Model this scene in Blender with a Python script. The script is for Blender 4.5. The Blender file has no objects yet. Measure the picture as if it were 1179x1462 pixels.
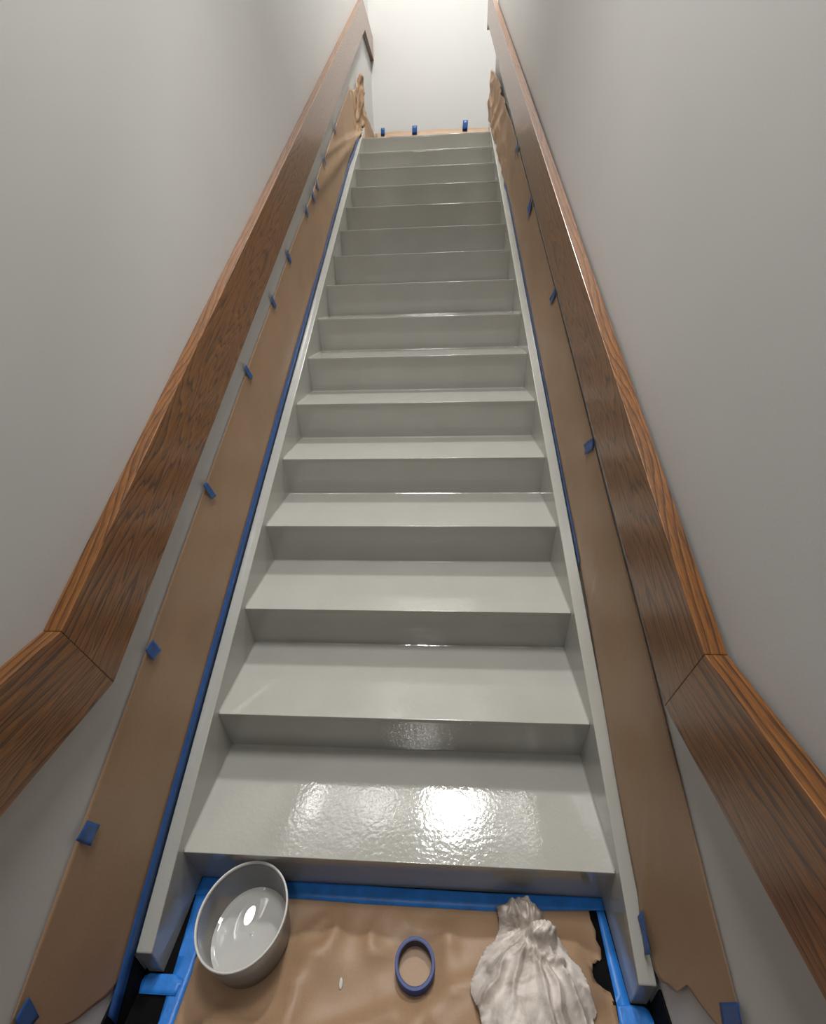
import bpy, bmesh, math, random
from mathutils import Vector, Matrix, noise
random.seed(7)
C = bpy.context.scene
COL = C.collection

# ------------------------------------------------------------------ camera
F_PX, IW, IH = 620.04, 1179.0, 1462.0
cam_d = bpy.data.cameras.new('camera'); cam = bpy.data.objects.new('camera', cam_d); COL.objects.link(cam)
RT = Vector((0.99811265, 0.05474975, -0.02781372)); UP = Vector((4.11783e-04, 0.446944214, 0.894561736))
FW = Vector((-0.06140821, 0.89288484, -0.44607813)); CP = Vector((0.13171146, -0.64484084, 1.60627541))
m = Matrix.Identity(4)
for i in range(3):
    m[i][0] = RT[i]; m[i][1] = UP[i]; m[i][2] = -FW[i]; m[i][3] = CP[i]
cam.matrix_world = m
cam_d.sensor_fit = 'VERTICAL'; cam_d.sensor_height = 24.0; cam_d.lens = 24.0 * F_PX / IH
cam_d.clip_start = 0.02; cam_d.clip_end = 60
C.camera = cam

# ------------------------------------------------------------------ world, lights, exposure
w = bpy.data.worlds.new('world'); C.world = w; w.use_nodes = True
w.node_tree.nodes['Background'].inputs[0].default_value = (0.9, 0.95, 1.0, 1)
w.node_tree.nodes['Background'].inputs[1].default_value = 0.02
C.view_settings.view_transform = 'Standard'; C.view_settings.look = 'None'
C.view_settings.gamma = 1.0; C.view_settings.use_curve_mapping = False
C.view_settings.exposure = 0.0

def area(name, loc, target, sx, sy, power, color, spread):
    l = bpy.data.lights.new(name, 'AREA'); l.shape = 'RECTANGLE'; l.size = sx; l.size_y = sy
    l.energy = power; l.color = color; l.spread = math.radians(spread)
    o = bpy.data.objects.new(name, l); COL.objects.link(o); o.location = loc
    o.rotation_euler = (Vector(target) - Vector(loc)).to_track_quat('-Z', 'Y').to_euler()
    return o
area('stairwell_light', (0.36, 4.00, 7.00), (0.36, 4.00, 0), 0.50, 0.50, 205, (1.0, 0.985, 0.955), 180)
area('landing_fill', (1.95, 4.9, 4.3), (-0.4, 6.1, 3.7), 0.7, 0.9, 10, (1.0, 0.985, 0.96), 180)  # added low fill, evens the brightness of the far landing wall
area('stair_foot_fill', (0.0, 0.55, 3.70), (0.0, 0.55, 0), 0.6, 0.6, 21, (1.0, 0.975, 0.95), 125)  # added overhead fill, lifts the lower walls above the rails
area('hall_light', (-0.07, -1.24, 3.70), (-0.07, -1.24, 0), 0.34, 0.12, 15, (1.0, 0.98, 0.95), 180)

# ------------------------------------------------------------------ dimensions (metres)
H, R, O, HW = 0.186718, 0.314788, 0.02108, 0.6075          # rise, run, riser slant, half tread width
S = H / R; ANG = math.atan(S)
WX = 0.66                                                  # side wall planes
N = 16
YTOP, ZTOP = (N - 1) * R, N * H
FARY = 6.1
def line(y): return H + y * S                              # nosing line

# ------------------------------------------------------------------ materials
def mat(name):
    m = bpy.data.materials.new(name); m.use_nodes = True
    nt = m.node_tree; b = nt.nodes['Principled BSDF']
    return m, nt, b
def nd(nt, t, **kw):
    n = nt.nodes.new(t)
    for k, v in kw.items():
        if k.startswith('i_'): n.inputs[k[2:].replace('_', ' ')].default_value = v
        else: setattr(n, k, v)
    return n
def ramp(nt, fac, stops):
    r = nt.nodes.new('ShaderNodeValToRGB')
    el = r.color_ramp.elements
    while len(el) < len(stops): el.new(0.5)
    for e, (p, c) in zip(el, stops): e.position = p; e.color = (*c, 1)
    nt.links.new(fac, r.inputs[0]); return r.outputs[0]
def bump(nt, b, fac, strength, dist):
    n = nt.nodes.new('ShaderNodeBump'); n.inputs['Strength'].default_value = strength; n.inputs['Distance'].default_value = dist
    nt.links.new(fac, n.inputs['Height']); nt.links.new(n.outputs[0], b.inputs['Normal']); return n
def coords(nt, scale=(1, 1, 1), out='Object'):
    tc = nt.nodes.new('ShaderNodeTexCoord'); mp = nt.nodes.new('ShaderNodeMapping')
    mp.inputs['Scale'].default_value = scale; nt.links.new(tc.outputs[out], mp.inputs[0]); return mp.outputs[0]
def noise_tex(nt, vec, scale, detail=4, rough=0.55, dist=0.0):
    n = nd(nt, 'ShaderNodeTexNoise'); n.inputs['Scale'].default_value = scale; n.inputs['Detail'].default_value = detail
    n.inputs['Roughness'].default_value = rough; n.inputs['Distortion'].default_value = dist
    nt.links.new(vec, n.inputs['Vector']); return n.outputs[0]

def plain(name, col, rough=0.6, nscale=8, var=0.06, bscale=200, bstr=0.1, bdist=0.001, coat=0.0):
    m, nt, b = mat(name); v = coords(nt)
    c0 = tuple(x * (1 - var) for x in col); c1 = tuple(min(1, x * (1 + var)) for x in col)
    nt.links.new(ramp(nt, noise_tex(nt, v, nscale), [(0.3, c0), (0.7, c1)]), b.inputs['Base Color'])
    b.inputs['Roughness'].default_value = rough
    if bstr: bump(nt, b, noise_tex(nt, v, bscale, 2), bstr, bdist)
    if coat: b.inputs['Coat Weight'].default_value = coat; b.inputs['Coat Roughness'].default_value = 0.1
    return m

def gloss_paint():
    m, nt, b = mat('grey_gloss_paint'); v = coords(nt)
    nt.links.new(ramp(nt, noise_tex(nt, v, 5), [(0.3, (0.40, 0.40, 0.365)), (0.7, (0.43, 0.43, 0.395))]), b.inputs['Base Color'])
    b.inputs['Roughness'].default_value = 0.08
    b.inputs['IOR'].default_value = 1.75
    a = noise_tex(nt, v, 95, 2, 0.5); c = noise_tex(nt, v, 12, 2, 0.5)
    mx = nd(nt, 'ShaderNodeMath', operation='ADD'); ml = nd(nt, 'ShaderNodeMath', operation='MULTIPLY'); ml.inputs[1].default_value = 2.0
    nt.links.new(c, ml.inputs[0]); nt.links.new(a, mx.inputs[0]); nt.links.new(ml.outputs[0], mx.inputs[1])
    bump(nt, b, mx.outputs[0], 0.35, 0.0012)
    return m

def oak():
    # rings round an axis running along local X, a little behind the face: cathedral figure on the face, straight lines on the edge
    m, nt, b = mat('stained_oak')
    tc = nt.nodes.new('ShaderNodeTexCoord')
    mp = nt.nodes.new('ShaderNodeMapping'); nt.links.new(tc.outputs['Object'], mp.inputs[0])
    mp.inputs['Scale'].default_value = (0.07, 1, 1)
    mp.inputs['Rotation'].default_value = (0, 0, 0.0); mp.inputs['Location'].default_value = (0, -0.32, -0.06)
    wob = noise_tex(nt, mp.outputs[0], 13, 3, 0.5)
    sub = nd(nt, 'ShaderNodeVectorMath', operation='MULTIPLY_ADD')
    cm = nd(nt, 'ShaderNodeCombineXYZ'); nt.links.new(wob, cm.inputs[1]); nt.links.new(wob, cm.inputs[2])
    nt.links.new(cm.outputs[0], sub.inputs[0]); sub.inputs[1].default_value = (0, 0.14, 0.10); nt.links.new(mp.outputs[0], sub.inputs[2])
    # slow wander of the ring axis along the board: cathedral figure where it crosses the face
    sx = nd(nt, 'ShaderNodeSeparateXYZ'); nt.links.new(tc.outputs['Object'], sx.inputs[0])
    cx = nd(nt, 'ShaderNodeCombineXYZ'); nt.links.new(sx.outputs[0], cx.inputs[0])
    slow = noise_tex(nt, cx.outputs[0], 0.9, 1, 0.4)
    cs = nd(nt, 'ShaderNodeCombineXYZ'); nt.links.new(slow, cs.inputs[1])
    sub2 = nd(nt, 'ShaderNodeVectorMath', operation='MULTIPLY_ADD'); sub2.inputs[1].default_value = (0, 0.30, 0)
    nt.links.new(cs.outputs[0], sub2.inputs[0]); nt.links.new(sub.outputs[0], sub2.inputs[2]); sub = sub2
    wv = nd(nt, 'ShaderNodeTexWave', wave_type='RINGS', rings_direction='X', wave_profile='SAW')
    wv.inputs['Scale'].default_value = 30; wv.inputs['Distortion'].default_value = 1.5
    wv.inputs['Detail'].default_value = 2; wv.inputs['Detail Scale'].default_value = 3
    nt.links.new(sub.outputs[0], wv.inputs['Vector'])
    mp2 = nt.nodes.new('ShaderNodeMapping'); mp2.inputs['Scale'].default_value = (0.045, 1, 1); nt.links.new(tc.outputs['Object'], mp2.inputs[0])
    pores = noise_tex(nt, mp2.outputs[0], 420, 3, 0.6)
    base = ramp(nt, wv.outputs[1], [(0.0, (0.05, 0.016, 0.003)), (0.18, (0.195, 0.070, 0.012)), (0.85, (0.28, 0.106, 0.017)), (1.0, (0.09, 0.030, 0.006))])
    pr = ramp(nt, pores, [(0.36, (0.35, 0.32, 0.3)), (0.56, (1, 1, 1))])
    mx = nd(nt, 'ShaderNodeMix', data_type='RGBA', blend_type='MULTIPLY'); mx.inputs[0].default_value = 0.8
    nt.links.new(base, mx.inputs[6]); nt.links.new(pr, mx.inputs[7])
    nt.links.new(mx.outputs[2], b.inputs['Base Color'])
    b.inputs['Roughness'].default_value = 0.34
    b.inputs['Coat Weight'].default_value = 0.6; b.inputs['Coat Roughness'].default_value = 0.2
    bump(nt, b, pores, 0.12, 0.001)
    return m

def kraft():
    m, nt, b = mat('kraft_paper'); v = coords(nt)
    a = noise_tex(nt, v, 3, 4); f = noise_tex(nt, v, 350, 3)
    col = ramp(nt, a, [(0.3, (0.35, 0.222, 0.130)), (0.7, (0.41, 0.265, 0.160))])
    fr = ramp(nt, f, [(0.3, (0.86, 0.86, 0.86)), (0.7, (1, 1, 1))])
    mx = nd(nt, 'ShaderNodeMix', data_type='RGBA', blend_type='MULTIPLY'); mx.inputs[0].default_value = 1
    nt.links.new(col, mx.inputs[6]); nt.links.new(fr, mx.inputs[7]); nt.links.new(mx.outputs[2], b.inputs['Base Color'])
    b.inputs['Roughness'].default_value = 0.5
    bump(nt, b, noise_tex(nt, v, 30, 5), 0.25, 0.003)
    return m

def plastic():
    m, nt, b = mat('translucent_plastic'); v = coords(nt)
    nt.links.new(ramp(nt, noise_tex(nt, v, 15), [(0.3, (0.50, 0.50, 0.49)), (0.7, (0.55, 0.55, 0.54))]), b.inputs['Base Color'])
    b.inputs['Roughness'].default_value = 0.22; b.inputs['Transmission Weight'].default_value = 0.7; b.inputs['IOR'].default_value = 1.35
    return m

def rag_mat():
    m, nt, b = mat('rag_cloth'); v = coords(nt)
    st = noise_tex(nt, v, 16, 5, 0.6, 0.6)
    sep = nd(nt, 'ShaderNodeSeparateXYZ'); nt.links.new(v, sep.inputs[0])
    mr = nd(nt, 'ShaderNodeMapRange'); mr.inputs[1].default_value = -0.10; mr.inputs[2].default_value = -0.02; nt.links.new(sep.outputs[1], mr.inputs[0])
    ad = nd(nt, 'ShaderNodeMath', operation='MULTIPLY_ADD'); ad.inputs[1].default_value = -0.20; nt.links.new(mr.outputs[0], ad.inputs[0]); nt.links.new(st, ad.inputs[2])
    nt.links.new(ramp(nt, ad.outputs[0], [(0.30, (0.34, 0.30, 0.26)), (0.42, (0.55, 0.49, 0.44)), (0.52, (0.72, 0.66, 0.61)), (0.7, (0.78, 0.73, 0.69))]), b.inputs['Base Color'])
    b.inputs['Roughness'].default_value = 0.9
    bump(nt, b, noise_tex(nt, v, 700, 2), 0.3, 0.001); return m

M_PAINT = gloss_paint(); M_OAK = oak(); M_PAPER = kraft(); M_PLASTIC = plastic()
M_WALL = plain('wall_paint', (0.57, 0.566, 0.553), 0.5, 1.2, 0.03, 160, 0.12, 0.0015)
M_FAR = plain('landing_wall_paint', (0.54, 0.535, 0.52), 0.6, 1.2, 0.02, 160, 0.1, 0.001)
M_CEIL = plain('ceiling_paint', (0.75, 0.75, 0.73), 0.8)
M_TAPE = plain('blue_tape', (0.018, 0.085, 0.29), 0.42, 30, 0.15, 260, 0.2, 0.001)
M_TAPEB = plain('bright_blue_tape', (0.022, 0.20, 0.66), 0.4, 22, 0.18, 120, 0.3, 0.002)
M_ROLL = plain('dark_blue_tape_edge', (0.03, 0.06, 0.24), 0.5, 60, 0.15, 500, 0.2, 0.001)
M_BLACK = plain('black_vinyl', (0.004, 0.004, 0.005), 0.8, 20, 0.2, 150, 0.1, 0.001)
M_FLOOR = plain('black_floor', (0.004, 0.004, 0.005), 0.95, 20, 0.2, 150, 0.1, 0.001)
for mm in (M_FLOOR, M_BLACK): mm.node_tree.nodes['Principled BSDF'].inputs['Specular IOR Level'].default_value = 0.15
M_RAG = rag_mat()
M_WETPAINT = plain('wet_paint', (0.50, 0.50, 0.48), 0.04, 10, 0.04, 30, 0.0, 0.001)
M_SPOT = plain('paint_spot', (0.62, 0.60, 0.55), 0.3)

# ------------------------------------------------------------------ helpers
def obj(name, bm, material, parent=None, smooth=False, bevel=0.0, seg=2, solid=0.0):
    bmesh.ops.recalc_face_normals(bm, faces=bm.faces)
    me = bpy.data.meshes.new(name); bm.to_mesh(me); bm.free()
    me.materials.append(material)
    if smooth:
        for p in me.polygons: p.use_smooth = True
    o = bpy.data.objects.new(name, me); COL.objects.link(o)
    if parent: o.parent = parent
    if solid:
        s = o.modifiers.new('thickness', 'SOLIDIFY'); s.thickness = solid; s.offset = 0
    if bevel:
        b = o.modifiers.new('edge', 'BEVEL'); b.width = bevel; b.segments = seg; b.limit_method = 'ANGLE'; b.angle_limit = 0.6
    return o
def tag(o, label=None, cat=None, group=None, kind=None):
    if label: o['label'] = label
    if cat: o['category'] = cat
    if group: o['group'] = group
    if kind: o['kind'] = kind
    return o
def empty(name, loc=(0, 0, 0)):
    o = bpy.data.objects.new(name, None); COL.objects.link(o); o.location = loc; o.empty_display_size = 0.1; return o
def box(bm, a, b):
    v = [bm.verts.new((x, y, z)) for x in (a[0], b[0]) for y in (a[1], b[1]) for z in (a[2], b[2])]
    for f in ((0, 1, 3, 2), (4, 6, 7, 5), (0, 4, 5, 1), (2, 3, 7, 6), (0, 2, 6, 4), (1, 5, 7, 3)): bm.faces.new([v[i] for i in f])
def prism(bm, pts, x0, x1):                       # pts in (y, z), extruded along x
    a = [bm.verts.new((x0, y, z)) for y, z in pts]; b = [bm.verts.new((x1, y, z)) for y, z in pts]
    bm.faces.new(a); bm.faces.new(b[::-1]); n = len(pts)
    for i in range(n): bm.faces.new((a[i], a[(i + 1) % n], b[(i + 1) % n], b[i]))
def struct(name, a, b, material):
    bm = bmesh.new(); box(bm, a, b); return tag(obj(name, bm, material), kind='structure')
def n3(x, y, z=0.0): return noise.noise(Vector((x, y, z)))
def sheet(nu, nv, fn):                            # grid of points fn(u, v), u, v in 0..1
    bm = bmesh.new(); g = [[bm.verts.new(fn(i / nu, j / nv)) for j in range(nv + 1)] for i in range(nu + 1)]
    for i in range(nu):
        for j in range(nv): bm.faces.new((g[i][j], g[i + 1][j], g[i + 1][j + 1], g[i][j + 1]))
    return bm
def interp(t, pts):
    for (a, va), (b, vb) in zip(pts, pts[1:]):
        if t <= b: 
            k = max(0, min(1, (t - a) / (b - a))); return va + (vb - va) * k
    return pts[-1][1]

# ------------------------------------------------------------------ setting
ZU, ZL, YH = 7.05, 3.75, 1.9                      # upper ceiling, lower ceiling, header
struct('wall_left', (-WX - 0.12, -1.5, 0), (-WX, FARY, ZU), M_WALL)
bm = bmesh.new()
prism(bm, [(-1.5, 0), (4.95, 0), (4.95, ZU), (-1.5, ZU)], WX, WX + 0.12)
tag(obj('wall_right', bm, M_WALL), kind='structure')
struct('wall_far', (-WX - 0.12, FARY, ZTOP - 0.2), (2.4, FARY + 0.12, ZU), M_FAR)
struct('wall_landing', (2.3, 3.6, ZTOP - 0.2), (2.42, FARY, ZU), M_FAR)
struct('floor', (-WX, -3.0, -0.1), (WX, 0.6, 0.0), M_FLOOR)
struct('floor_landing', (-WX, YTOP + 0.162, ZTOP - 0.2), (2.3, FARY, ZTOP - 0.004), M_BLACK)
struct('ceiling', (-WX - 0.12, -3.12, ZL), (WX + 0.12, YH, ZL + 0.1), M_CEIL)
struct('ceiling_upper', (-WX - 0.12, YH - 0.1, ZU), (2.42, FARY + 0.12, ZU + 0.1), M_CEIL)
struct('wall_header', (-WX, YH - 0.1, ZL + 0.1), (WX, YH, ZU), M_WALL)
struct('wall_landing_front', (WX + 0.12, 3.5, ZTOP - 0.2), (2.42, 3.62, ZU), M_FAR)
struct('baseboard_left', (-WX, -1.5, 0), (-WX + 0.006, -0.195, 0.104), M_BLACK)
struct('baseboard_right', (WX - 0.006, -1.5, 0), (WX, -0.195, 0.104), M_BLACK)

# ------------------------------------------------------------------ staircase
stair = empty('staircase'); tag(stair, 'steep steel staircase freshly painted glossy grey between two side stringers', 'staircase')
T = 0.006
for k in range(1, N + 1):
    y0, z = (k - 1) * R, k * H
    back = k * R + O if k < N else YTOP + 0.16
    bm = bmesh.new()
    # tread with a short rounded lip at its front edge
    prism(bm, [(y0, z - 0.0005), (back, z - 0.0005), (back, z - T), (y0 + 0.004, z - T), (y0 + 0.0055, z - 0.016), (y0 + 0.0008, z - 0.016)], -HW, HW)
    t = obj('tread', bm, M_PAINT, stair, smooth=True, bevel=0.0036, seg=4); t.modifiers['edge'].harden_normals = True
    bm = bmesh.new(); prism(bm, [(y0 + 0.0012, z - 0.0155), (y0 + O, (k - 1) * H), (y0 + O + T, (k - 1) * H), (y0 + 0.0072, z - 0.0155)], -HW, HW)
    rs = obj('riser', bm, M_PAINT, stair)
    if k < N:
        bm = bmesh.new(); q = 0.0045              # painted weld fillets round the back and sides of each tread
        for s in (-1, 1):
            a = [(s * HW, y0 + 0.012, z), (s * HW, back - 0.002, z)]
            vs = []
            for yy in (y0 + 0.004, back - 0.001):
                vs.append([bm.verts.new((s * HW, yy, z - 0.002)), bm.verts.new((s * (HW - q), yy, z - 0.0012)), bm.verts.new((s * (HW - q * 0.35), yy, z + q * 0.3)), bm.verts.new((s * HW, yy, z + q))])
            for i in range(4): bm.faces.new((vs[0][i], vs[0][(i + 1) % 4], vs[1][(i + 1) % 4], vs[1][i]))
        prism(bm, [(back + 0.001, z - 0.0015), (back - q, z - 0.001), (back - q * 0.35, z + q * 0.3), (back - 0.0003, z + q), (back + 0.002, z + q)], -HW, HW)
        obj('weld_seam', bm, M_PAINT, t)
for s in (-1, 1):
    bm = bmesh.new(); ya, yb = -0.193, 4.86; off = 0.041
    prism(bm, [(ya, 0.0), (ya, line(ya) + off), (yb, line(yb) + off), (yb, line(yb) - 0.27), (0.42, 0.0)], s * HW, s * 0.65)
    obj('stringer', bm, M_PAINT, stair, bevel=0.003)

# ------------------------------------------------------------------ handrails
def handrail(side, xin, xout, ztop, ytj, top_z, end_y, label):
    HB = 0.203
    root = empty('handrail', (side * (xin + xout) / 2, -0.02, ztop)); tag(root, label, 'handrail')
    # joint lines (mitred): lower joint
    def top(y): return ztop + S * (y - ytj)
    v = HB / math.cos(ANG)
    ybj = ytj + (v - HB) / S
    yuj = ytj + (top_z - ztop) / S; yub = yuj + (v - HB) / S
    boards = [('level_board', [(-1.45, ztop - HB), (ybj, ztop - HB), (ytj, ztop), (-1.45, ztop)], 0.0, (ytj, ztop - HB / 2)),
              ('sloping_board', [(ytj, ztop), (ybj, ztop - HB), (yub, top_z - HB), (yuj, top_z)], ANG, (2.0, top(2.0) - v / 2)),
              ('level_board', [(yuj, top_z), (yub, top_z - HB), (end_y, top_z - HB), (end_y, top_z)], 0.0, (yuj, top_z - HB / 2))]
    for i, (nm, pts, a, org) in enumerate(boards):
        bm = bmesh.new()
        ca, sa = math.cos(a), math.sin(a)
        # local X along the board, local Z across it, local Y = thickness (pointing into the wall)
        def loc(y, z):
            dy, dz = y - org[0], z - org[1]; return dy * ca + dz * sa, -dy * sa + dz * ca
        q = [loc(y, z) for y, z in pts]
        cen = (sum(p[0] for p in q) / 4, sum(p[1] for p in q) / 4)
        sh = 0.00015
        A = [bm.verts.new((px + (sh if px < cen[0] else -sh), -side * (side * xin), pz)) for px, pz in q]
        B = [bm.verts.new((px + (sh if px < cen[0] else -sh), -side * (side * xout), pz)) for px, pz in q]
        # grain axis sits behind the face
        for vv in A: vv.co.y = 0.0
        for vv in B: vv.co.y = (xout - xin)
        bm.faces.new(A); bm.faces.new(B[::-1])
        for j in range(4): bm.faces.new((A[j], A[(j + 1) % 4], B[(j + 1) % 4], B[j]))
        o = obj(nm, bm, M_OAK, None, bevel=0.0018, seg=3)
        # local X -> (0, ca, sa); local Y -> (side, 0, 0); local Z -> (0, -sa, ca)
        mw = Matrix(((0, side, 0, side * xin), (ca, 0, -sa, org[0]), (sa, 0, ca, org[1]), (0, 0, 0, 1)))
        if side > 0:
            pass
        o.parent = root; o.matrix_parent_inverse = Matrix.Translation(root.location).inverted(); o.matrix_basis = mw
handrail(-1, 0.62, 0.659, 1.028, -0.018, 4.23, 6.095, 'dark oak board handrail on the left wall with dim brown top edge')
handrail(1, 0.61, 0.651, 1.010, -0.029, 4.19, 5.50, 'oak board handrail on the right wall with bright golden top edge')

# ------------------------------------------------------------------ masking paper on the walls
def paper_wall(side, ya, yb, lo, hi, disp, label, nu=620, nv=24):
    def fn(u, t):
        y = ya + (yb - ya) * u; z = lo(y) + (hi(y) - lo(y)) * t
        return (side * (WX - 0.0025 - max(0.0, disp(y, t))), y, z)
    o = obj('masking_paper', sheet(nu, nv, fn), M_PAPER, smooth=True, solid=0.0006)
    tag(o, label, 'masking paper'); return o
def ridge(y, t, y1, y0, wdt):                     # fold running from (y1, top edge) down to (y0, lower edge)
    d = (y - (y0 + (y1 - y0) * t)); return math.exp(-(d / wdt) ** 2)
def dl(y, t):
    g = 0.0015 + 0.004 * max(0, n3(y * 1.3, t * 1.2, 3)) * (0.4 + 0.25 * max(0, y))
    if y > 1.8:
        k = min(1, (y - 1.8) / 0.8)
        g += k * (0.020 * ridge(y, t, 2.5, 4.55, 0.22) * (1 - 0.6 * t) + 0.008 * ridge(y, t, 3.1, 4.65, 0.08) + 0.006 * max(0, n3(y * 5, t * 2, 9)))
    if y > 4.4:
        k = min(1, (y - 4.4) / 0.25) * max(0.0, min(1, (5.35 - y) / 0.3))
        g += k * (0.050 * math.exp(-((y - 4.86 - 0.05 * n3(t * 3, 1)) / 0.05) ** 2) * (0.45 + 0.55 * t) + 0.030 * abs(n3(y * 16, t * 4, 5)) + 0.020 * (1 - abs(n3(y * 11, t * 2.5, 15))) ** 4 + 0.022 * math.exp(-((y - 5.05) / 0.05) ** 2))
    return min(g, 0.07)
def lo_l(y): 
    if y < -0.2: return interp(y, [(-0.42, 0.41), (-0.39, 0.34), (-0.338, 0.221), (-0.31, 0.185), (-0.28, 0.14), (-0.25, 0.112), (-0.2, 0.108)])
    if y > 4.72: return max(min(line(y) + 0.055, line(4.86) + 0.05), ZTOP + 0.0) if y < 4.9 else ZTOP + 0.005
    return line(y) + 0.06
def hi_l(y):
    w = 0.006 * n3(y * 2.2, 8)
    if y < 4.35: return line(y) + 0.474 + w
    return interp(y, [(4.35, line(4.35) + 0.474), (4.6, 3.30), (4.75, 3.42), (4.82, 3.50), (4.95, 3.44), (5.2, 3.38), (5.6, 3.36), (6.1, 3.36)]) + 2 * w
paper_wall(-1, -0.395, 6.09, lo_l, hi_l, dl, 'brown masking paper sheet taped along the left wall under the rail')
def dr(y, t):
    g = 0.0015 + 0.003 * max(0, n3(y * 1.3, t * 1.2, 13)) + 0.003 * max(0, y / 4)
    if y < 0.6: g += 0.014 * (1 - t) ** 2 * math.exp(-((y - 0.05) / 0.35) ** 2) + 0.008 * math.exp(-((y + 0.1 - 0.25 * t) / 0.03) ** 2) * (1 - t)
    if y > 3.2:
        k = min(1, (y - 3.2) / 0.8)
        g += k * (0.012 * ridge(y, t, 3.7, 4.5, 0.07) + 0.014 * ridge(y, t, 4.0, 4.7, 0.05) + 0.008 * max(0, n3(y * 6, t * 2, 19)) + 0.010 + 0.016 * (1 - abs(n3(y * 5, t * 2.2, 23))) ** 5)
    if y > 4.3: g += min(1, (y - 4.3) / 0.5) * (0.022 + 0.02 * n3(t * 4, 2.2))
    return min(g, 0.085)
def lo_r(y):
    if y < -0.12: return interp(y, [(-0.345, 0.42), (-0.31, 0.356), (-0.273, 0.319), (-0.243, 0.295), (-0.235, 0.224), (-0.208, 0.18), (-0.196, 0.15), (-0.169, 0.137), (-0.12, 0.166)])
    return min(line(y) + 0.046, line(4.86) + 0.05)
def hi_r(y):
    w = 0.006 * n3(y * 2.2, 18)
    if y < 4.3: return line(y) + 0.474 + w
    return interp(y, [(4.3, line(4.3) + 0.474), (4.6, 3.36), (4.8, 3.46), (4.96, 3.48)]) + 2 * w
paper_wall(1, -0.345, 4.945, lo_r, hi_r, dr, 'brown masking paper sheet taped along the right wall under the rail')
def fn(u, t):
    x = -WX + 0.012 + 2.0 * u
    return (x, FARY - 0.004 - 0.004 * max(0, n3(x * 3, t * 2, 4)), ZTOP + (0.395 + 0.012 * n3(x * 4, 5)) * t)
tag(obj('masking_paper', sheet(60, 6, fn), M_PAPER, smooth=True, solid=0.0006), 'brown masking paper strip across the white wall behind the top step', 'masking paper')

# long tape strips along the stringers
def strip_wall(side, ya, yb, lo, hi, off, label, under):
    def fn(u, t):
        y = ya + (yb - ya) * u
        a = lo + 0.003 * n3(y * 3, 31 + side); b = hi + 0.003 * n3(y * 4, 41 + side)
        k = max(0, min(1, (y - 1.5) / 1.2)) if side < 0 else 0
        z = line(y) + a + 0.012 * k + (b - a - 0.026 * k) * t
        d = max(off, 0.0055 + max(under(y, i * 0.02) for i in range(7)))      # pressed over the paper's edge
        return (side * (WX - d - 0.0004 * n3(y * 4, t, 2)), y, z)
    o = obj('tape_strip', sheet(620, 2, fn), M_TAPE, smooth=True, solid=0.0004); tag(o, label, 'tape strip')
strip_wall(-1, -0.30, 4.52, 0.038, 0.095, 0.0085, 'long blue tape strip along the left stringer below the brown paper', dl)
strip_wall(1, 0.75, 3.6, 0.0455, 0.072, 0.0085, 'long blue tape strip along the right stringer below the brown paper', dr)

# ------------------------------------------------------------------ tape tabs
def tab(side, pts, label, group, off=0.0085, mt=None):
    # pts: four (y, z) corners on the wall plane
    und = dl if side < 0 else dr
    off = max([off] + [0.006 + max(und(p[0], q) for q in (0.85, 0.92, 1.0)) for p in pts])
    def fn(u, t):
        a = Vector(pts[0]).lerp(Vector(pts[1]), u); b = Vector(pts[3]).lerp(Vector(pts[2]), u); p = a.lerp(b, t)
        return (side * (WX - off - 0.003 * (2 * u - 1) ** 2 * t - 0.0015 * n3(u * 2, t * 2, p[0] * 7)), p[0], p[1])
    o = obj('tape_tab', sheet(6, 6, fn), mt or M_TAPE, smooth=True, solid=0.0005); tag(o, label, 'tape tab', group); return o
ORD = ['second', 'third', 'fourth', 'fifth', 'sixth', 'seventh', 'eighth', 'ninth', 'tenth', 'eleventh']
gl = 'blue tape tabs along the left wall paper'
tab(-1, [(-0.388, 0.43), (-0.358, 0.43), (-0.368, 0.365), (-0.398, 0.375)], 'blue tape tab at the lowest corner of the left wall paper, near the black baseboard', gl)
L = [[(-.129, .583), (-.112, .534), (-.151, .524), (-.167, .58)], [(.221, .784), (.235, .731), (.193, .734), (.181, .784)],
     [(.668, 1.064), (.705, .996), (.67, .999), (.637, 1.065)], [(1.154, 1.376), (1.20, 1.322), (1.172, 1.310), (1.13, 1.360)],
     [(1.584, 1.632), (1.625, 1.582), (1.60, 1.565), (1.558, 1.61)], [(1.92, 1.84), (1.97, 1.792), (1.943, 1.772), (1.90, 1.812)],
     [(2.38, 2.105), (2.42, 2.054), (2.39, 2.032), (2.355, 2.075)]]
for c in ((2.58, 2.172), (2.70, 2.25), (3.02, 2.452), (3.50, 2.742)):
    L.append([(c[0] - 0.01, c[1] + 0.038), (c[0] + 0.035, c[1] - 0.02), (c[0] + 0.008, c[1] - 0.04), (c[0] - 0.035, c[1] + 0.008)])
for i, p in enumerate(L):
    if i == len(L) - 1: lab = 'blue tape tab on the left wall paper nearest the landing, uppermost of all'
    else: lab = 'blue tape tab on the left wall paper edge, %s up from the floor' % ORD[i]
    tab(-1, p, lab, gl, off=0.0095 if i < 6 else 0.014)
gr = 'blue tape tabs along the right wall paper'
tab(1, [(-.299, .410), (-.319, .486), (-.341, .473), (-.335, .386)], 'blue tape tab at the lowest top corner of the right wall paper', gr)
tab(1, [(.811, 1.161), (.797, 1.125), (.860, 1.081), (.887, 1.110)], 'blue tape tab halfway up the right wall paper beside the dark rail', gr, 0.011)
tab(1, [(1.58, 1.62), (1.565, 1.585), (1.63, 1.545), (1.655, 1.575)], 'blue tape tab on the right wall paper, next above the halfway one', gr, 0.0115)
tab(1, [(2.36, 2.09), (2.34, 2.03), (2.42, 1.985), (2.45, 2.045)], 'dark curled tape tab on the right wall paper, second above the halfway one', gr, 0.016)
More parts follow.
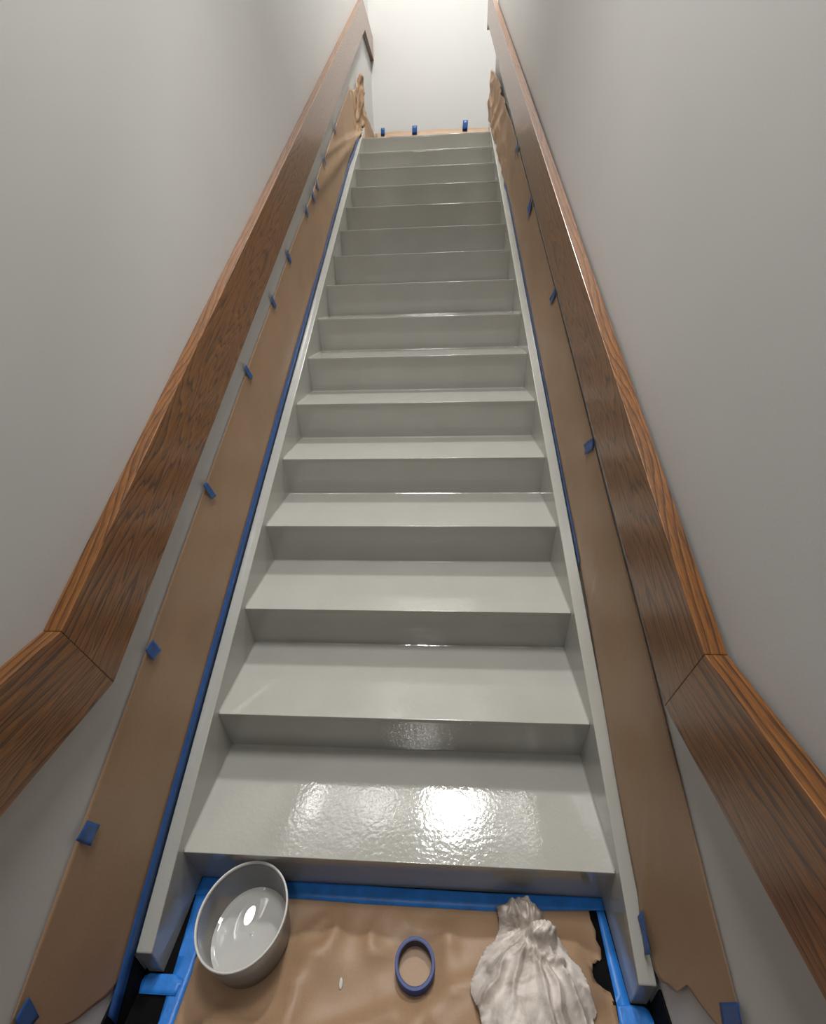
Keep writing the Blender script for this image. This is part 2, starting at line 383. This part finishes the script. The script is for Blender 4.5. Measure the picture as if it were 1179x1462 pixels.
tab(1, [(3.02, 2.50), (3.0, 2.45), (3.07, 2.41), (3.10, 2.46)], 'uppermost dark tape tab on the right wall paper close to the landing', gr, 0.018)
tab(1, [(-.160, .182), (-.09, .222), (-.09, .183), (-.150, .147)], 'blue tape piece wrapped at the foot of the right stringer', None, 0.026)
def far_tab(x, z0, z1, wd, label):
    def fn(u, t): return (x - wd / 2 + wd * u + 0.004 * t, FARY - 0.012 - 0.003 * t * t, z0 + (z1 - z0) * t)
    tag(obj('tape_tab', sheet(3, 3, fn), M_TAPE, smooth=True, solid=0.0005), label, 'tape tab', 'blue tape tabs on the landing wall paper')
far_tab(-0.555, 3.355, 3.425, 0.045, 'blue tape tab on the white landing wall, leftmost of three')
far_tab(-0.17, 3.35, 3.43, 0.058, 'blue tape tab on the white landing wall, middle of three')
far_tab(0.435, 3.36, 3.455, 0.058, 'blue tape tab on the white landing wall, tallest and rightmost of three')

# ------------------------------------------------------------------ floor covering at the foot of the stair
def grid_poly(poly, step, zf, name, material, label, cat):
    # fine grid clipped to a polygon outline, with relief zf(x, y)
    xs = [p[0] for p in poly]; ys = [p[1] for p in poly]
    bm = bmesh.new(); bm.faces.new([bm.verts.new((x, y, 0)) for x, y in poly])
    x = min(xs) + step
    while x < max(xs):
        bmesh.ops.bisect_plane(bm, geom=bm.verts[:] + bm.edges[:] + bm.faces[:], plane_co=(x, 0, 0), plane_no=(1, 0, 0)); x += step
    y = min(ys) + step
    while y < max(ys):
        bmesh.ops.bisect_plane(bm, geom=bm.verts[:] + bm.edges[:] + bm.faces[:], plane_co=(0, y, 0), plane_no=(0, 1, 0)); y += step
    bmesh.ops.triangulate(bm, faces=[f for f in bm.faces if len(f.verts) > 4])
    for v in bm.verts: v.co.z = zf(v.co.x, v.co.y)
    o = obj(name, bm, material, smooth=True, solid=0.0005); tag(o, label, cat); return o
POT = Vector((-0.392, -0.115, 0))
def zpaper(x, y):
    def rdg(a, b, s): return (1 - abs(n3(a, b, s)))
    cx = x * 0.8 + y * 0.6; cy = -x * 0.6 + y * 0.8
    h = 0.046 * rdg(cx * 4.2, cy * 2.8, 1) ** 4 + 0.030 * rdg(cx * 3 + 4, cy * 8, 2) ** 6 + 0.008 * n3(x * 9, y * 9, 3)
    d = min(1, max(0, (math.hypot(x - POT.x, y - POT.y) - 0.116) / 0.06))       # pressed flat under the pot
    d *= min(1, max(0.0, (-0.03 - y) / 0.07)) * min(1, max(0.0, (x + 0.52) / 0.06)) * min(1, max(0.1, (0.56 - x) / 0.06))
    d2 = min(1, max(0, (math.hypot(x - 0.066, y + 0.155) - 0.056) / 0.05))
    return 0.0022 + max(0, h - 0.008) * d * d2
paperL = [(-0.53, -0.05), (-0.535, -0.19), (-0.535, -0.9)]
paperR = [(0.57, -0.9), (0.567, -0.226), (0.569, -0.2), (0.564, -0.177), (0.547, -0.172), (0.532, -0.166), (0.527, -0.155), (0.528, -0.145), (0.533, -0.133), (0.535, -0.126),
          (0.543, -0.125), (0.552, -0.117), (0.556, -0.119), (0.563, -0.114), (0.568, -0.093), (0.561, -0.075), (0.566, -0.057), (0.560, -0.03), (0.562, 0.0)]
grid_poly(paperL + paperR + [(-0.53, 0.0)], 0.014, zpaper, 'floor_paper', M_PAPER, 'crumpled brown paper sheet covering the floor at the stair foot', 'floor paper')
def ztape(x, y): return 0.0040 + 0.0007 * n3(x * 22, y * 22, 6) + 0.0005 * n3(x * 60, y * 60, 7)
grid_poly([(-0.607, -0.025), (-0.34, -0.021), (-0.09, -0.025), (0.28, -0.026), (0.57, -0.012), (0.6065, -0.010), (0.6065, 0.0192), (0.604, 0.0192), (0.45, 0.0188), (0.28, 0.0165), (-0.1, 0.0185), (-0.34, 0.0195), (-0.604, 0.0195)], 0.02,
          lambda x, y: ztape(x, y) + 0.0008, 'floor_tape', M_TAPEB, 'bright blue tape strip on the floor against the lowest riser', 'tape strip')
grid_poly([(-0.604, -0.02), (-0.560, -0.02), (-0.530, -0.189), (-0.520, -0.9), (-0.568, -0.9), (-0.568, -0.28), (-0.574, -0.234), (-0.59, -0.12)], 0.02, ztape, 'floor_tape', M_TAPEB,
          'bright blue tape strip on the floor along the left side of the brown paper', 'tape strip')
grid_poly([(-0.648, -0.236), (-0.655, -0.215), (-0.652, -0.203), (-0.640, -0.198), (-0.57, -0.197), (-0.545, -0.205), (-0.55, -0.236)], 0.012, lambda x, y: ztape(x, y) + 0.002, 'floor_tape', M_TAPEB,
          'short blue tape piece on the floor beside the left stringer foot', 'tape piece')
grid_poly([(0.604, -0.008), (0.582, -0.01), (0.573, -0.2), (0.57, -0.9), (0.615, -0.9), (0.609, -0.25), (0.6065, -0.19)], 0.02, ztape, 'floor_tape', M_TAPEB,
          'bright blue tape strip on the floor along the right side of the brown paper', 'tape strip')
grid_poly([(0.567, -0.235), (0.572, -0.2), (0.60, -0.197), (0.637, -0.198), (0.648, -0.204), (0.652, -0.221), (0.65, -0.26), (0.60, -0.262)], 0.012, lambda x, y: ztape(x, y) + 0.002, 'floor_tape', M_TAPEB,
          'short blue tape piece on the floor beside the right stringer foot', 'tape piece')

# ------------------------------------------------------------------ paint pot
def lathe(profile, n=64):
    bm = bmesh.new(); rings = []
    for r_, z_ in profile:
        rings.append([bm.verts.new((r_ * math.cos(2 * math.pi * i / n), r_ * math.sin(2 * math.pi * i / n), z_)) for i in range(n)] if r_ > 1e-6 else [bm.verts.new((0, 0, z_))])
    for a, b in zip(rings, rings[1:]):
        for i in range(n):
            j = (i + 1) % n
            if len(a) == 1 and len(b) == 1: continue
            if len(a) == 1: bm.faces.new((a[0], b[i], b[j]))
            elif len(b) == 1: bm.faces.new((a[i], a[j], b[0]))
            else: bm.faces.new((a[i], a[j], b[j], b[i]))
    return bm
pot = empty('paint_pot', (POT.x, POT.y, 0.0062)); tag(pot, 'translucent grey plastic pot of grey paint standing on the floor paper', 'paint pot')
RB, RTP, HP = 0.103, 0.115, 0.148
def wallr(z): return RB + (RTP - RB) * z / HP
obj('tub', lathe([(0, 0.0), (RB - 0.006, 0.0), (RB, 0.006), (wallr(HP - 0.012), HP - 0.012), (wallr(HP), HP - 0.006), (wallr(HP) - 0.0018, HP - 0.006), (wallr(HP - 0.014) - 0.0018, HP - 0.014),
                  (RB - 0.0018, 0.0065), (RB - 0.007, 0.0018), (0, 0.0018)]), M_PLASTIC, pot, smooth=True)
obj('rim', lathe([(RTP - 0.0025, HP - 0.007), (RTP + 0.0012, HP - 0.009), (RTP + 0.0032, HP - 0.006), (RTP + 0.0032, HP - 0.001), (RTP + 0.0018, HP + 0.0008), (RTP - 0.0008, HP + 0.0006), (RTP - 0.0025, HP - 0.002), (RTP - 0.0025, HP - 0.007)]),
    plain('pot_rim_plastic', (0.62, 0.61, 0.59), 0.3, 20, 0.05, 0, 0), pot, smooth=True)
bm = bmesh.new(); n, zr = 64, 0.028
rows = [[bm.verts.new((0, 0, zr))]]
for j in range(1, 29):
    row = []
    for i in range(n):
        rr = (wallr(zr) - 0.0022) * j / 28; a = 2 * math.pi * i / n; x, y = rr * math.cos(a), rr * math.sin(a)
        dx, dy = x + 0.020, y - 0.038                              # film tilted around this spot, shaped to catch a lamp highlight
        z = zr - (0.218 * dx - 0.083 * dy) * math.exp(-(dx * dx + dy * dy) / (2 * 0.036 ** 2)) + 0.004 * max(0, (j - 25) / 3)
        row.append(bm.verts.new((x, y, z)))
    rows.append(row)
for i in range(n): bm.faces.new((rows[0][0], rows[1][i], rows[1][(i + 1) % n]))
for a, b in zip(rows[1:], rows[2:]):
    for i in range(n): bm.faces.new((a[i], b[i], b[(i + 1) % n], a[(i + 1) % n]))
obj('paint', bm, M_WETPAINT, pot, smooth=True)

# ------------------------------------------------------------------ tape roll
roll = empty('tape_roll', (0.066, -0.155, 0.0027)); tag(roll, 'nearly used up roll of dark blue tape lying on the brown floor paper', 'tape roll')
obj('wound_tape', lathe([(0.0455, 0.0), (0.052, 0.0), (0.0528, 0.001), (0.0528, 0.035), (0.052, 0.036), (0.0455, 0.036), (0.0455, 0.0)]), M_ROLL, roll, smooth=False, bevel=0.0006)
obj('core', lathe([(0.0438, 0.0008), (0.0455, 0.0008), (0.0455, 0.0355), (0.0438, 0.0355), (0.0438, 0.0008)]), plain('card_core', (0.05, 0.055, 0.11), 0.6), roll)

# ------------------------------------------------------------------ rag
def rag_h(x, y):
    wx = x + 0.010 * n3(x * 22, y * 22, 1); wy = y + 0.010 * n3(x * 22, y * 22, 2)
    def g(cx, cy, sx, sy, h, p):
        d = math.sqrt(((wx - cx) / sx) ** 2 + ((wy - cy) / sy) ** 2)
        return h * math.exp(-d ** p)
    lump = g(0.357, -0.043, 0.062, 0.034, 0.066, 8)               # grey stained bunch at the far end
    ball = g(0.394, -0.108, 0.037, 0.031, 0.088, 6)               # tight white twist in the middle
    roll_ = g(0.402, -0.158, 0.048, 0.015, 0.060, 5)
    body = g(0.352, -0.215, 0.125, 0.128, 0.050, 3.5)
    h = max(lump, ball, roll_, body)
    # folds: fine upright pleats on the bunch, broad soft ones fanning over the body
    pl = (1 - abs(n3(wx * 46, wy * 14, 4))) ** 4 * 0.030 + 0.016 * n3(wx * 45, wy * 45, 14)
    tw = (1 - abs(n3((wx + wy) * 30, (wx - wy) * 60, 5))) ** 4 * 0.020 + 0.008 * n3(wx * 40, wy * 40, 16)
    a = math.atan2(wy + 0.08, wx - 0.375); d = math.hypot(wy + 0.08, wx - 0.375)
    fan = (1 - abs(n3(a * 2.8, d * 2.5, 6))) ** 4 * 0.036 + (1 - abs(n3(a * 8, d * 4, 7))) ** 4 * 0.007
    fan *= min(1, d / 0.07)
    wl = lump / 0.066; wb = min(1, (ball + roll_) / 0.06); 
    return h + pl * wl * (1 - wb) + tw * wb + fan * (1 - wl) * (1 - 0.8 * wb) + 0.0015 * n3(x * 120, y * 120, 9)
RAG = [(0.205, -0.20), (0.222, -0.165), (0.250, -0.125), (0.281, -0.105), (0.288, -0.088), (0.296, -0.078), (0.294, -0.040), (0.292, -0.018), (0.312, -0.008), (0.343, -0.012), (0.36, -0.004), (0.400, -0.004), (0.424, -0.018),
       (0.426, -0.055), (0.436, -0.072), (0.440, -0.095), (0.457, -0.115), (0.468, -0.14), (0.488, -0.15), (0.502, -0.19), (0.515, -0.222), (0.503, -0.232), (0.49, -0.33), (0.42, -0.37), (0.30, -0.36), (0.235, -0.30), (0.222, -0.24)]
def zrag(x, y):
    dm = min(((Vector((x, y)) - Vector(a)).length) for a in RAGD)
    e = min(1, dm / 0.022); e = math.sqrt(max(0, 1 - (1 - e) ** 2))
    return zpaper(x, y) + 0.0035 + rag_h(x, y) * (0.12 + 0.88 * e)
RAGD = []
for a, b in zip(RAG, RAG[1:] + RAG[:1]):
    for q in range(4): RAGD.append((a[0] + (b[0] - a[0]) * q / 4, a[1] + (b[1] - a[1]) * q / 4))
grid_poly([(x + 0.003 * n3(x * 90, y * 90, 1), y + 0.003 * n3(x * 90, y * 90, 2)) for x, y in RAGD], 0.0035, zrag, 'rag', M_RAG, 'crumpled off white cotton rag heaped on the floor paper', 'rag')

# small splash of paint on the paper
bm = bmesh.new(); vs = []
for i in range(14):
    a = 2 * math.pi * i / 14; vs.append((-0.125 + 0.006 * math.cos(a) * (1 + 0.3 * n3(i, 2)), -0.195 + 0.012 * math.sin(a)))
bot = [bm.verts.new((x, y, zpaper(x, y) + 0.0004)) for x, y in vs]; top = [bm.verts.new((-0.125 + (x + 0.125) * 0.7, -0.195 + (y + 0.195) * 0.7, zpaper(x, y) + 0.0022)) for x, y in vs]
bm.faces.new(top); bm.faces.new(bot[::-1])
for i in range(14): bm.faces.new((bot[i], bot[(i + 1) % 14], top[(i + 1) % 14], top[i]))
tag(obj('paint_drip', bm, M_SPOT, smooth=True), 'small pale paint drip on the floor paper right of the pot', 'paint drip')
